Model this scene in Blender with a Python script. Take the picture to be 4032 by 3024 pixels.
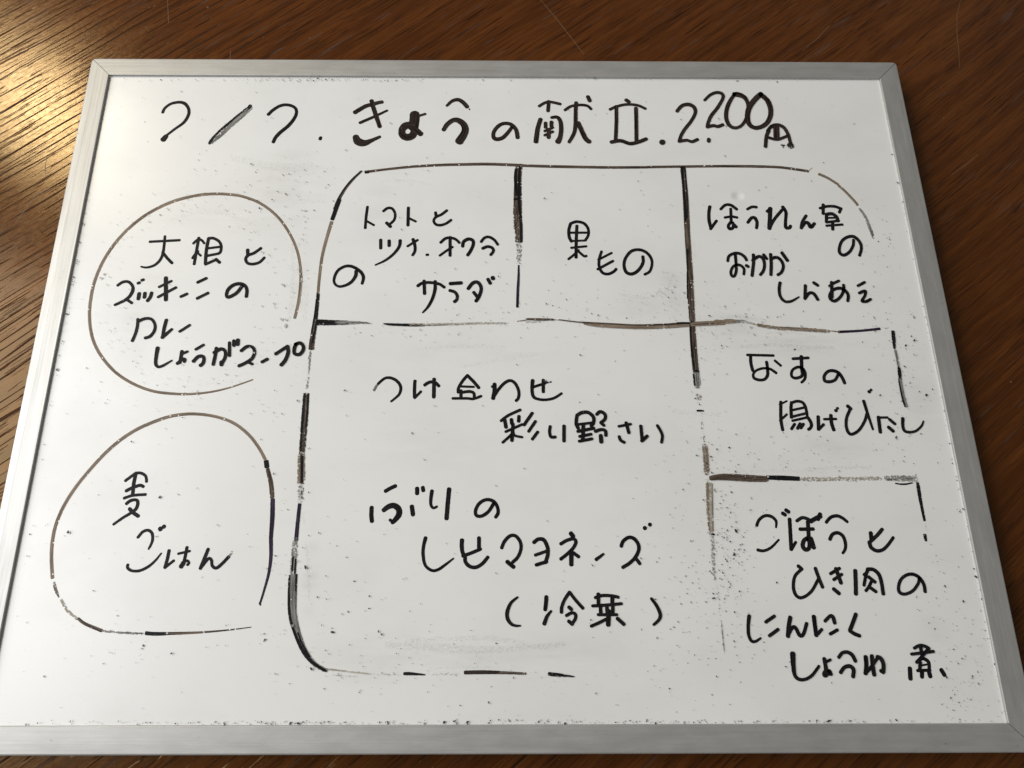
import bpy, bmesh, math, random
from mathutils import Matrix, Vector
from mathutils.noise import noise as pnoise

S = bpy.context.scene
COL = S.collection
for o in list(bpy.data.objects):
    bpy.data.objects.remove(o, do_unlink=True)

# ------------------------------------------------------------------ camera
cam_data = bpy.data.cameras.new("camera")
cam = bpy.data.objects.new("camera", cam_data)
COL.objects.link(cam)
cam_data.sensor_width = 36.0
cam_data.lens = 24.9579
cam_data.shift_x = 0.018772
cam_data.shift_y = 0.001119
cam_data.clip_start = 0.01
cam_data.clip_end = 50
cam.matrix_world = Matrix([[0.99996605, -0.00109074, -0.00816738, 0.22010918], [-0.00139906, 0.9543325, -0.29874323, 0.05792785], [0.00812025, 0.29874451, 0.95429858, 0.33832149], [0.0, 0.0, 0.0, 1.0]])
S.camera = cam

# ------------------------------------------------------------------ light
world = bpy.data.worlds.new("World")
S.world = world
world.use_nodes = True
bg = world.node_tree.nodes["Background"]
bg.inputs[0].default_value = (1.0, 0.965, 0.91, 1)
bg.inputs[1].default_value = 0.165

def area(name, loc, target, sx, sy, power, color):
    d = bpy.data.lights.new(name, 'AREA')
    d.shape = 'RECTANGLE'; d.size = sx; d.size_y = sy
    d.energy = power; d.color = color
    o = bpy.data.objects.new(name, d)
    COL.objects.link(o)
    o.location = loc
    o.rotation_euler = (Vector(target) - Vector(loc)).to_track_quat('-Z', 'Z').to_euler()
    return o
area("window_light", (-1.05, 0.28, 0.93), (0.12, 0.16, 0.0), 1.35, 1.0, 30.0, (0.98, 0.99, 1.0))
area("added_glare_light", (-1.13, 1.50, 1.50), (0.0, 0.30, 0.0), 0.26, 0.24, 10.5, (1.0, 0.87, 0.60))  # small warm light, added to put the gold glare on the wood

S.view_settings.view_transform = 'Standard'
S.view_settings.look = 'None'
S.view_settings.exposure = 0.0
S.view_settings.gamma = 1.0
S.view_settings.use_curve_mapping = False
S.render.engine = 'CYCLES'

# ------------------------------------------------------------------ helpers
def new_mat(name):
    m = bpy.data.materials.new(name); m.use_nodes = True
    nt = m.node_tree; b = nt.nodes["Principled BSDF"]
    return m, nt, b

class N:
    """tiny node-graph writer"""
    def __init__(s, nt): s.nt = nt
    def add(s, t, **kw):
        n = s.nt.nodes.new(t)
        for k, v in kw.items(): setattr(n, k, v)
        return n
    def put(s, sock, v):
        if isinstance(v, bpy.types.NodeSocket): s.nt.links.new(v, sock)
        else: sock.default_value = v
    def math(s, op, a, b=0.0, clamp=False):
        n = s.add('ShaderNodeMath', operation=op); n.use_clamp = clamp
        s.put(n.inputs[0], a); s.put(n.inputs[1], b); return n.outputs[0]
    def vmath(s, op, a, b):
        n = s.add('ShaderNodeVectorMath', operation=op)
        s.put(n.inputs[0], a); s.put(n.inputs[1], b)
        return n.outputs['Value'] if op in ('LENGTH', 'DOT_PRODUCT') else n.outputs[0]
    def map(s, v, a, b, c=0.0, d=1.0, smooth=False):
        n = s.add('ShaderNodeMapRange')
        if smooth: n.interpolation_type = 'SMOOTHSTEP'
        s.put(n.inputs[0], v)
        for i, q in enumerate((a, b, c, d)): s.put(n.inputs[i + 1], q)
        return n.outputs[0]
    def noise(s, vec, scale, detail=2.0, rough=0.5, dist=0.0):
        n = s.add('ShaderNodeTexNoise')
        s.put(n.inputs['Vector'], vec); s.put(n.inputs['Scale'], scale)
        s.put(n.inputs['Detail'], detail); s.put(n.inputs['Roughness'], rough); s.put(n.inputs['Distortion'], dist)
        return n.outputs[0]
    def mapping(s, vec, scale=(1, 1, 1), rot=(0, 0, 0), loc=(0, 0, 0)):
        n = s.add('ShaderNodeMapping')
        s.put(n.inputs[0], vec); n.inputs[1].default_value = loc
        n.inputs[2].default_value = rot; n.inputs[3].default_value = scale
        return n.outputs[0]
    def mix(s, f, a, b):
        n = s.add('ShaderNodeMix', data_type='RGBA')
        s.put(n.inputs[0], f); s.put(n.inputs[6], a); s.put(n.inputs[7], b)
        return n.outputs[2]
    def ramp(s, f, stops):
        n = s.add('ShaderNodeValToRGB'); s.put(n.inputs[0], f)
        e = n.color_ramp.elements
        e[0].position, e[0].color = stops[0]; e[1].position, e[1].color = stops[-1]
        for p, c in stops[1:-1]:
            q = e.new(p); q.color = c
        return n.outputs[0]

def obj(name, me, mats, parent=None):
    o = bpy.data.objects.new(name, me)
    for m in mats: me.materials.append(m)
    COL.objects.link(o)
    if parent: o.parent = parent
    return o

def bm_obj(name, bm, mats, parent=None, smooth=False):
    me = bpy.data.meshes.new(name)
    bmesh.ops.recalc_face_normals(bm, faces=bm.faces[:])
    bm.to_mesh(me); bm.free()
    if smooth:
        for p in me.polygons: p.use_smooth = True
    return obj(name, me, mats, parent)

def empty(name, loc, label, cat):
    o = bpy.data.objects.new(name, None); COL.objects.link(o)
    o.location = loc; o.empty_display_size = 0.05
    o["label"] = label; o["category"] = cat
    return o

# ------------------------------------------------------------------ wood table
GRAIN = math.radians(39)
def wood_material():
    m, nt, b = new_mat("dark_oak"); g = N(nt)
    co = g.add('ShaderNodeTexCoord').outputs['Object']
    al = g.mapping(co, rot=(0, 0, -GRAIN))                   # x runs along the grain
    # the grain wanders a little and fans out towards the left
    wob = g.noise(al, 5.0, 2.0)
    wob = g.math('MULTIPLY', g.math('SUBTRACT', wob, 0.5), 0.008)
    sep = g.add('ShaderNodeSeparateXYZ'); g.put(sep.inputs[0], al)
    cmb = g.add('ShaderNodeCombineXYZ')
    g.put(cmb.inputs[0], sep.outputs[0]); g.put(cmb.inputs[1], g.math('ADD', sep.outputs[1], wob)); g.put(cmb.inputs[2], 0.0)
    v = cmb.outputs[0]
    bands = g.noise(g.mapping(v, (4.0, 170.0, 1)), 1.0, 3.0, 0.6)
    fine = g.noise(g.mapping(v, (45.0, 1000.0, 1)), 1.0, 2.0, 0.6)
    blot = g.noise(co, 9.0, 3.0, 0.55)
    tone = g.math('ADD', g.math('MULTIPLY', bands, 0.50), g.math('ADD', g.math('MULTIPLY', fine, 0.38), g.math('MULTIPLY', blot, 0.22)))
    col = g.ramp(tone, [(0.34, (0.029, 0.0080, 0.0019, 1)), (0.50, (0.065, 0.0180, 0.0040, 1)), (0.60, (0.094, 0.0280, 0.0060, 1)), (0.74, (0.130, 0.042, 0.0090, 1))])
    # open pores: long broken dashes along the grain
    p1 = g.noise(g.mapping(v, (38.0, 950.0, 1)), 1.0, 1.0, 0.5)
    p2 = g.noise(g.mapping(v, (60.0, 1300.0, 1), loc=(3.1, 7.7, 0)), 1.0, 1.0, 0.5)
    dens = g.noise(g.mapping(v, (9.0, 60.0, 1), loc=(9, 2, 0)), 1.0, 2.0)
    th = g.map(dens, 0.32, 0.68, 0.69, 0.585)
    pore = g.math('MAXIMUM', g.map(g.math('SUBTRACT', p1, th), 0.0, 0.045, smooth=True),
                  g.math('MULTIPLY', g.map(g.math('SUBTRACT', p2, g.math('ADD', th, 0.02)), 0.0, 0.04, smooth=True), 0.8))
    # early-wood grooves: roughly 5 mm apart, long, broken, mostly towards the left end of the table
    warp = g.math('MULTIPLY', g.noise(g.mapping(v, (5.0, 70.0, 1), loc=(4, 4, 0)), 1.0, 2.0), 15.0)
    ln = g.math('SINE', g.math('ADD', g.math('MULTIPLY', g.math('ADD', sep.outputs[1], wob), 2 * math.pi / 0.0048), warp))
    brk = g.noise(g.mapping(v, (26.0, 190.0, 1), loc=(8, 6, 0)), 1.0, 2.0, 0.6)
    sx = g.add('ShaderNodeSeparateXYZ'); g.put(sx.inputs[0], co)
    where = g.map(sx.outputs[0], -0.20, 0.22, 0.0, 0.26)
    gr = g.math('MULTIPLY', g.map(ln, 0.84, 0.98, smooth=True), g.map(g.math('SUBTRACT', brk, where), 0.42, 0.50, smooth=True))
    pore = g.math('MAXIMUM', g.math('MULTIPLY', pore, 0.75), gr)
    # some pores are coloured paler, most are dark
    pale_pore = g.map(g.noise(g.mapping(v, (30.0, 200.0, 1), loc=(1, 5, 0)), 1.0, 1.0), 0.54, 0.66, smooth=True)
    pc = g.mix(pale_pore, (0.020, 0.0085, 0.0045, 1), (0.085, 0.058, 0.046, 1))
    col = g.mix(g.math('MULTIPLY', pore, 0.82), col, pc)
    # little pale nicks
    nick = g.map(g.noise(g.mapping(co, (260, 260, 1)), 1.0, 1.0), 0.80, 0.84)
    col = g.mix(g.math('MULTIPLY', nick, 0.7), col, (0.28, 0.19, 0.12, 1))
    g.put(b.inputs['Base Color'], col)
    rn = g.noise(co, 420.0, 3.0, 0.6)
    g.put(b.inputs['Roughness'], g.math('ADD', g.map(rn, 0.3, 0.7, 0.15, 0.22), g.math('MULTIPLY', pore, 0.25)))
    b.inputs['Specular Tint'].default_value = (1.0, 0.72, 0.36, 1)
    g.put(b.inputs['Specular IOR Level'], g.math('MULTIPLY', 0.40, g.math('SUBTRACT', 1.0, g.math('MULTIPLY', pore, 0.8))))
    hgt = g.math('ADD', g.math('MULTIPLY', pore, -1.0), g.math('ADD', g.math('MULTIPLY', rn, 0.07), g.math('MULTIPLY', fine, 0.10)))
    bp = g.add('ShaderNodeBump'); bp.inputs['Strength'].default_value = 0.5; bp.inputs['Distance'].default_value = 0.00045
    g.put(bp.inputs['Height'], hgt); g.put(b.inputs['Normal'], bp.outputs[0])
    return m

def slab(bm, x0, x1, y0, y1, z0, z1):
    vs = [bm.verts.new(p) for p in ((x0, y0, z0), (x1, y0, z0), (x1, y1, z0), (x0, y1, z0), (x0, y0, z1), (x1, y0, z1), (x1, y1, z1), (x0, y1, z1))]
    for f in ((0, 3, 2, 1), (4, 5, 6, 7), (0, 1, 5, 4), (1, 2, 6, 5), (2, 3, 7, 6), (3, 0, 4, 7)):
        bm.faces.new([vs[i] for i in f])

table = empty("wooden_table", (0.225, 0.175, 0.0), "dark brown oak table top with open diagonal grain and fine scratches under the whiteboard", "table")
bm = bmesh.new(); slab(bm, -0.62, 0.62, -0.46, 0.46, -0.032, 0.0)
bmesh.ops.bevel(bm, geom=[e for e in bm.edges], offset=0.004, segments=3, affect='EDGES')
m_scr, nt, b = new_mat("bare_scratch"); b.inputs['Base Color'].default_value = (0.17, 0.10, 0.05, 1); b.inputs['Roughness'].default_value = 0.6
wood = wood_material()
def scratch(bm, pts, w):
    """a hair-thin pale scratch in the varnish, drawn as a tapering strip"""
    n = len(pts); L = []; R = []
    for i, p in enumerate(pts):
        a = Vector(pts[max(i - 1, 0)]); c = Vector(pts[min(i + 1, n - 1)])
        d = (c - a).normalized(); q = Vector((-d.y, d.x))
        ww = w * (0.25 + 0.75 * math.sin(math.pi * (i + 0.4) / n))
        L.append(bm.verts.new((p[0] + q.x * ww / 2 - 0.225, p[1] + q.y * ww / 2 - 0.175, 0.00006)))
        R.append(bm.verts.new((p[0] - q.x * ww / 2 - 0.225, p[1] - q.y * ww / 2 - 0.175, 0.00006)))
    for i in range(n - 1):
        f = bm.faces.new((R[i], R[i + 1], L[i + 1], L[i])); f.material_index = 1
SCRATCHES = [(0.0003, [(0.25086, 0.40874), (0.25969, 0.39538), (0.26973, 0.37855), (0.27676, 0.36664)]), (0.0003, [(0.50664, 0.40859), (0.50218, 0.397), (0.49919, 0.38186), (0.49804, 0.37073), (0.49595, 0.35795)]), (0.0003, [(0.47696, 0.28591), (0.48605, 0.29248), (0.49453, 0.29911)]), (0.00035, [(-0.02113, 0.28229), (-0.0229, 0.29034), (-0.02299, 0.29685)]), (0.0003, [(0.40554, 0.37017), (0.41583, 0.37947), (0.42398, 0.38889)]), (0.00025, [(0.07063, 0.36088), (0.07028, 0.36813)]), (0.00025, [(0.02865, 0.40526), (0.03155, 0.38821)]), (0.0003, [(-0.03209, 0.25407), (-0.02454, 0.27117), (-0.0172, 0.27594)])]
for w, pts in SCRATCHES: scratch(bm, pts, w)
bm_obj("tabletop", bm, [wood, m_scr], table)

# ------------------------------------------------------------------ whiteboard
W, H, TOP, FACE, FW = 0.450, 0.350, 0.014, 0.0126, 0.0112
board = empty("whiteboard", (0, 0, 0), "white menu board in a thin silver frame covered in handwritten black Japanese dish names", "whiteboard")

def frame_material():
    m, nt, b = new_mat("satin_aluminium"); g = N(nt)
    co = g.add('ShaderNodeTexCoord').outputs['UV']
    streak = g.noise(g.mapping(co, (14, 900, 1)), 1.0, 3.0, 0.6)
    blot = g.noise(g.mapping(co, (60, 190, 1)), 1.0, 4.0, 0.6)
    stain = g.map(g.noise(g.mapping(co, (16, 170, 1), loc=(4, 1, 0)), 1.0, 4.0, 0.62), 0.56, 0.72, smooth=True)
    dot = g.map(g.noise(g.mapping(co, (330, 330, 1), loc=(2, 9, 0)), 1.0, 1.0), 0.76, 0.80)
    c = g.mix(g.map(blot, 0.35, 0.65), (0.415, 0.410, 0.395, 1), (0.465, 0.460, 0.447, 1))
    c = g.mix(g.math('MULTIPLY', stain, 0.38), c, (0.33, 0.32, 0.305, 1))
    c = g.mix(g.math('MULTIPLY', dot, 0.6), c, (0.22, 0.20, 0.19, 1))
    g.put(b.inputs['Base Color'], c)
    b.inputs['Metallic'].default_value = 0.60
    g.put(b.inputs['Roughness'], g.math('ADD', g.map(streak, 0.3, 0.7, 0.42, 0.54), g.math('MULTIPLY', blot, 0.08)))
    bp = g.add('ShaderNodeBump'); bp.inputs['Strength'].default_value = 0.12; bp.inputs['Distance'].default_value = 0.0002
    g.put(bp.inputs['Height'], streak); g.put(b.inputs['Normal'], bp.outputs[0])
    return m
alu = frame_material()
# cross-section of the rail: (distance in from the outer edge, height)
PROFILE = [(0.0, 0.0004), (0.0, 0.0130), (0.00012, 0.0135), (0.0004, 0.0138), (0.0008, 0.01393), (0.0041, 0.01400), (0.00415, 0.013982),
           (0.0043, 0.013982), (0.00435, 0.01400), (FW - 0.0003, 0.01400), (FW - 0.0001, 0.01392), (FW, 0.01370), (FW, 0.0115), (FW - 0.002, 0.0112), (FW - 0.002, 0.0004)]
RC = 0.0024                                                   # radius of the outer corner
def rail(length, origin, ang):
    bm = bmesh.new(); uv = bm.loops.layers.uv.new("uv")
    K = 6; gap = 0.00017; secs = []
    for side in (0, 1):
        part = []
        for k in range(K + 1):
            th = math.radians(45) * (1 - k / K)
            ring = []
            for o, z in PROFILE:
                if o < RC:
                    r = RC - o; a = RC - r * math.sin(th); d = RC - r * math.cos(th)
                else:
                    a = o + k * 0.0006; d = o
                a += gap
                ring.append((a if side == 0 else length - a, d, z))
            part.append(ring)
        secs += part if side == 0 else part[::-1]
    rings = [[bm.verts.new(p) for p in r] for r in secs]
    n = len(PROFILE)
    acc = [0.0]
    for i in range(n - 1): acc.append(acc[-1] + math.dist(PROFILE[i], PROFILE[i + 1]))
    for i in range(len(rings) - 1):
        for j in range(n):
            j2 = (j + 1) % n
            f = bm.faces.new((rings[i][j], rings[i + 1][j], rings[i + 1][j2], rings[i][j2]))
            for lp, jj in zip(f.loops, (j, j, j2, j2)): lp[uv].uv = (lp.vert.co.x + ang * 3.7, acc[jj] + ang)
    bm.faces.new(rings[0]); bm.faces.new(rings[-1])
    bmesh.ops.rotate(bm, verts=bm.verts[:], cent=(0, 0, 0), matrix=Matrix.Rotation(ang, 3, 'Z'))
    bmesh.ops.translate(bm, verts=bm.verts[:], vec=origin)
    o = bm_obj("frame_rail", bm, [alu], board)
    return o
rail(W, (0, 0, 0), 0.0); rail(H, (W, 0, 0), math.pi / 2); rail(W, (W, H, 0), math.pi); rail(H, (0, H, 0), -math.pi / 2)

def panel_material():
    m, nt, b = new_mat("white_enamel"); g = N(nt)
    co = g.add('ShaderNodeTexCoord').outputs['Object']
    # rubbed-in grey haze left by old ink: where it lies (soft ellipses) x how it streaks
    SM = [(0.2347, 0.0383, 0.0612, 0.0114, 0.75), (0.2179, 0.1763, 0.0645, 0.0093, 0.5), (0.3738, 0.1799, 0.0526, 0.008, 0.8), (0.1417, 0.0733, 0.0067, 0.0291, 0.8), (0.1134, 0.2714, 0.0347, 0.0299, 0.8), (0.0865, 0.2486, 0.0681, 0.0135, 0.45), (0.0486, 0.2042, 0.0138, 0.0472, 0.45), (0.1262, 0.2114, 0.0076, 0.0286, 0.8), (0.3139, 0.2132, 0.009, 0.0171, 0.6), (0.3016, 0.2021, 0.0382, 0.0097, 0.5), (0.3437, 0.1912, 0.0215, 0.0096, 0.8), (0.3851, 0.1296, 0.0264, 0.0074, 0.7), (0.1748, 0.0364, 0.0457, 0.0165, 0.45), (0.4283, 0.1558, 0.0135, 0.0342, 0.5), (0.1647, 0.2594, 0.0265, 0.0405, 0.35), (0.1824, 0.1308, 0.0595, 0.0248, 0.3), (0.1973, 0.2826, 0.0948, 0.0095, 0.25), (0.415, 0.0462, 0.01, 0.0278, 0.35)]
    total = 0.0
    for cx, cy, rx, ry, st in SM:
        d = g.vmath('MULTIPLY', g.vmath('SUBTRACT', co, (cx, cy, 0)), (1 / rx, 1 / ry, 0))
        q = g.math('MULTIPLY', g.map(g.vmath('LENGTH', d, (0, 0, 0)), 1.0, 0.0, smooth=True), st)
        total = g.math('ADD', q, total)
    h = g.noise(g.mapping(co, (22, 110, 1)), 1.0, 5.0, 0.65)
    haze = g.math('MULTIPLY', total, g.map(h, 0.38, 0.72))
    gen = g.map(g.noise(g.mapping(co, (14, 20, 1), loc=(5, 3, 0)), 1.0, 5.0, 0.6), 0.45, 0.80)
    fine = g.map(g.noise(g.mapping(co, (150, 420, 1)), 1.0, 3.0, 0.7), 0.60, 0.80)
    hair = g.map(g.noise(g.mapping(co, (30, 1500, 1), rot=(0, 0, 0.5)), 1.0, 2.0), 0.70, 0.75)
    dirt = g.math('ADD', g.math('MULTIPLY', haze, 0.46), g.math('ADD', g.math('MULTIPLY', gen, 0.16), g.math('ADD', g.math('MULTIPLY', fine, 0.07), g.math('MULTIPLY', hair, 0.02))), clamp=True)
    c = g.mix(dirt, (0.755, 0.752, 0.738, 1), (0.36, 0.345, 0.33, 1))
    g.put(b.inputs['Base Color'], c)
    g.put(b.inputs['Roughness'], g.math('ADD', 0.27, g.math('MULTIPLY', dirt, 0.4)))
    b.inputs['Specular IOR Level'].default_value = 0.5
    # one dent in the sheet, and a very faint orange peel
    dd = g.vmath('MULTIPLY', g.vmath('SUBTRACT', co, (0.35197, 0.2643, 0)), (1 / 0.0042, 1 / 0.0034, 0))
    dent = g.map(g.vmath('LENGTH', dd, (0, 0, 0)), 1.0, 0.0, smooth=True)
    peel = g.noise(co, 900.0, 1.0)
    bp = g.add('ShaderNodeBump'); bp.inputs['Strength'].default_value = 1.0; bp.inputs['Distance'].default_value = 0.0003
    g.put(bp.inputs['Height'], g.math('ADD', g.math('MULTIPLY', dent, -1.7), g.math('MULTIPLY', peel, 0.012)))
    g.put(b.inputs['Normal'], bp.outputs[0])
    return m
bm = bmesh.new(); slab(bm, FW - 0.0016, W - FW + 0.0016, FW - 0.0016, H - FW + 0.0016, 0.004, FACE)
panel = bm_obj("writing_panel", bm, [panel_material()], board)

# ------------------------------------------------------------------ ink
def ink_material(name, ca, cb, alpha=1.0, rough=0.42, spec=0.08, worn=False, soft=0.35, blur=0.06):
    """marker ink: colour streaks along the stroke (UV x = along, y = across, in mm) and flaked-off gaps (attribute 'wear')"""
    m, nt, b = new_mat(name); g = N(nt)
    uv = g.add('ShaderNodeTexCoord').outputs['UV']
    co = g.add('ShaderNodeTexCoord').outputs['Object']
    wear = g.add('ShaderNodeAttribute', attribute_name='wear').outputs['Fac']
    across = g.add('ShaderNodeAttribute', attribute_name='across').outputs['Fac']
    fade = g.add('ShaderNodeAttribute', attribute_name='fade').outputs['Fac']
    st = g.noise(g.mapping(uv, (0.07, 2.4, 1)), 1.0, 2.0, 0.5)
    c = g.mix(g.map(st, 0.36, 0.66, smooth=True), (*ca, 1), (*cb, 1))
    if worn:                                                  # dark hairs where a second pass of the pen dried
        hair = g.map(g.noise(g.mapping(uv, (0.05, 5.5, 1), loc=(3, 8, 0)), 1.0, 2.0, 0.5), 0.56, 0.66, smooth=True)
        c = g.mix(g.math('MULTIPLY', hair, 0.75), c, (ca[0] * 0.3, ca[1] * 0.28, ca[2] * 0.3, 1))
    g.put(b.inputs['Base Color'], c)
    b.inputs['Roughness'].default_value = rough
    b.inputs['Specular IOR Level'].default_value = spec
    fl = g.noise(g.mapping(co, (1000, 1000, 1)), 0.95, 3.0, 0.65)
    fs = g.noise(g.mapping(uv, (0.45, 3.2, 1), loc=(7, 3, 0)), 1.0, 3.0, 0.6)
    f = g.math('ADD', g.math('MULTIPLY', fl, 0.55), g.math('MULTIPLY', fs, 0.45))
    cut = g.map(wear, 0.0, 1.0, 0.27, 0.68)
    worn_edge = g.math('MULTIPLY', g.math('POWER', g.math('ABSOLUTE', across), 4.0), g.math('MULTIPLY', wear, soft))
    cut = g.math('ADD', cut, g.math('ADD', worn_edge, g.math('MULTIPLY', g.math('SUBTRACT', 1.0, fade), 0.05)))
    a = g.map(g.math('SUBTRACT', f, cut), 0.0, blur)
    if worn:                                                  # small round chips where the ink has popped off
        vo = g.add('ShaderNodeTexVoronoi'); g.put(vo.inputs['Vector'], g.mapping(co, (1, 1, 0))); vo.inputs['Scale'].default_value = 520
        pick = g.add('ShaderNodeSeparateColor'); g.put(pick.inputs[0], vo.outputs['Color'])
        chip = g.math('MULTIPLY', g.math('LESS_THAN', vo.outputs['Distance'], 0.20), g.math('GREATER_THAN', pick.outputs[0], 0.55))
        a = g.math('MULTIPLY', a, g.math('SUBTRACT', 1.0, chip))
    g.put(b.inputs['Alpha'], g.math('MULTIPLY', a, alpha))
    return m
INK = {
 'k': ink_material("black_ink", (0.005, 0.005, 0.006), (0.017, 0.0165, 0.0175)),
 'b': ink_material("brown_black_ink", (0.008, 0.0055, 0.005), (0.046, 0.033, 0.027)),
 'p': ink_material("purple_black_ink", (0.008, 0.005, 0.012), (0.050, 0.034, 0.062)),
 'd': ink_material("old_brown_ink", (0.028, 0.020, 0.016), (0.150, 0.112, 0.086), 0.95, worn=True),
 't': ink_material("faded_tan_ink", (0.150, 0.110, 0.078), (0.300, 0.238, 0.178), 0.9, worn=True),
 'l': ink_material("pale_ink_stain", (0.30, 0.26, 0.20), (0.46, 0.43, 0.37), 0.75, worn=True),
 's': ink_material("wiped_ink_smear", (0.30, 0.285, 0.26), (0.42, 0.405, 0.375), 0.38, soft=1.0, blur=0.38),
 'g': ink_material("thin_grey_ink", (0.090, 0.086, 0.080), (0.340, 0.330, 0.310), 0.88, worn=True),
}
INK_ORDER = list(INK)

def spline(P, step=0.00035):
    """Catmull-Rom through (x, y, width); a sharp turn stays sharp"""
    n = len(P)
    if n == 2:
        k = max(2, int(math.dist(P[0][:2], P[1][:2]) / 0.0006))
        return [tuple(P[0][c] + (P[1][c] - P[0][c]) * i / k for c in range(3)) for i in range(k + 1)]
    out = []
    for i in range(n - 1):
        p0 = P[max(i - 1, 0)]; p1 = P[i]; p2 = P[i + 1]; p3 = P[min(i + 2, n - 1)]
        k = max(2, int(math.dist(p1[:2], p2[:2]) / step))
        k = min(k, 60)
        for j in range(k):
            t = j / k
            out.append(tuple(0.5 * (2 * p1[c] + (p2[c] - p0[c]) * t + (2 * p0[c] - 5 * p1[c] + 4 * p2[c] - p3[c]) * t * t
                                    + (3 * p1[c] - p0[c] - 3 * p2[c] + p3[c]) * t ** 3) for c in range(3)))
    out.append(P[-1]); return out

rnd = random.Random(7)
def ink_mesh(name, text, parent, label=None, square=False):
    """strokes 'tone wear x,y,w x,y,w ...' in 0.01 mm of board -> one mesh of flat ink ribbons with rounded ends"""
    V = []; F = []; UV = []; MI = []; WE = []; AC = []; FA = []
    for k, line in enumerate(text.strip().split('\n')):
        tok = line.split()
        tone, wear = tok[0], int(tok[1]) / 100
        P = [tuple(int(q) * 1e-5 for q in t.split(',')) for t in tok[2:]]
        C = spline(P); n = len(C)
        z = FACE + 0.00004 + 0.000006 * (k % 60)
        seed = rnd.uniform(0, 100); u0 = rnd.uniform(0, 400)
        rows = []; u = u0
        for i, (x, y, w) in enumerate(C):
            a = C[max(i - 1, 0)]; c = C[min(i + 1, n - 1)]
            dx, dy = c[0] - a[0], c[1] - a[1]; d = math.hypot(dx, dy) or 1e-9
            nx, ny = -dy / d, dx / d
            if i: u += math.dist(C[i - 1][:2], (x, y)) * 1000
            jl = 1 + 0.07 * pnoise((u * 0.9, seed, 0)) + (0.25 * wear) * pnoise((u * 2.5, seed, 3)); jr = 1 + 0.07 * pnoise((u * 0.9, seed, 9)) + (0.25 * wear) * pnoise((u * 2.5, seed, 13))
            rows.append(((x + nx * w / 2 * jl, y + ny * w / 2 * jl), (x - nx * w / 2 * jr, y - ny * w / 2 * jr), u, w, (dx / d, dy / d)))
        base = len(V)
        for l, r, u, w, _ in rows:
            V += [(*l, z), (*r, z)]; UV += [(u, seed + w * 500), (u, seed - w * 500)]; WE += [wear, wear]; AC += [1.0, -1.0]
            q = min(u - rows[0][2], rows[-1][2] - u) / 1.8 if (square and wear > 0.05) else 1.0
            FA += [min(1.0, q)] * 2
        for i in range(n - 1):
            q = base + 2 * i
            F.append((q + 1, q + 3, q + 2, q)); MI.append(INK_ORDER.index(tone))
        for end, sgn in ((0, -1), (n - 1, 1)):                # rounded, slightly flattened ends
            l, r, u, w, (tx, ty) = rows[end]
            cx, cy = C[end][:2]; m = len(V); idx = [base + 2 * end]
            flat = 0.35 if square else 0.85
            for q in range(1, 6):
                th = math.pi * q / 6
                ax = (l[0] - cx) * math.cos(th) + sgn * tx * w / 2 * math.sin(th) * flat
                ay = (l[1] - cy) * math.cos(th) + sgn * ty * w / 2 * math.sin(th) * flat
                V.append((cx + ax, cy + ay, z)); UV.append((u + sgn * w * 500 * math.sin(th), seed + w * 500 * math.cos(th))); WE.append(wear); AC.append(math.cos(th)); FA.append(0.0 if (square and wear > 0.05) else 1.0)
                idx.append(len(V) - 1)
            idx.append(base + 2 * end + 1)
            F.append(tuple(idx if sgn < 0 else idx[::-1])); MI.append(INK_ORDER.index(tone))
    me = bpy.data.meshes.new(name); me.from_pydata(V, [], F)
    ul = me.uv_layers.new(name="uv")
    for lp in me.loops: ul.data[lp.index].uv = UV[lp.vertex_index]
    at = me.attributes.new("wear", 'FLOAT', 'POINT'); at.data.foreach_set("value", WE)
    for nm, dat in (("across", AC), ("fade", FA)):
        q = me.attributes.new(nm, 'FLOAT', 'POINT'); q.data.foreach_set("value", dat)
    me.polygons.foreach_set("material_index", MI)
    o = obj(name, me, [INK[t] for t in INK_ORDER], parent)
    me.polygons.foreach_set("material_index", MI)
    # ink always faces up
    if label: o["label"] = label
    return o

ink_mesh("ink_smears", """
s 50 34142,19570,411 35020,19538,414 35757,19370,416
s 45 34603,17997,331 36105,18079,333 37340,18002,335 38949,17938,335
s 45 35804,18697,201 36809,18733,204 38160,18534,205
s 45 36836,11894,262 38322,11971,263 39864,12013,264
s 50 30990,14689,441 32066,14584,440 33026,14535,439
s 42 17805,4242,423 20249,4147,603 22177,4053,543 25271,4259,363
s 50 18634,4422,365 21532,4539,365 23467,4353,365
s 50 13916,8495,199 14100,7392,263 14229,6124,196
s 50 19627,3310,143 22177,3364,143
s 50 13645,9821,266 13738,9487,265
s 50 12060,23389,350 12237,21839,393 12248,20702,415 12251,19439,411
s 50 13072,20704,278 12998,19440,413
s 55 5787,24959,414 6948,25326,412 8376,25291,397 9935,24652,385
s 55 8290,16009,354 9064,16148,355
s 48 28763,20774,304 29583,20600,303 30228,20602,298 30798,20829,286 31152,21234,276 31428,21796,275
s 55 32619,23724,287 32623,22676,285
s 55 18784,17867,287 20800,17966,359 22866,17922,431
s 55 20812,16922,329 22594,17255,330 24387,17542,332
s 55 16442,27219,335 17843,27280,334 18963,27062,332
s 50 8589,28595,671 10580,28149,902 12516,28271,683
s 55 33585,11795,297 35354,11825,299 37702,11766,300
s 60 32661,9562,348 32610,7884,342
""", panel, "soft grey smears left where old ink was wiped off")["kind"] = "stuff"
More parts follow.
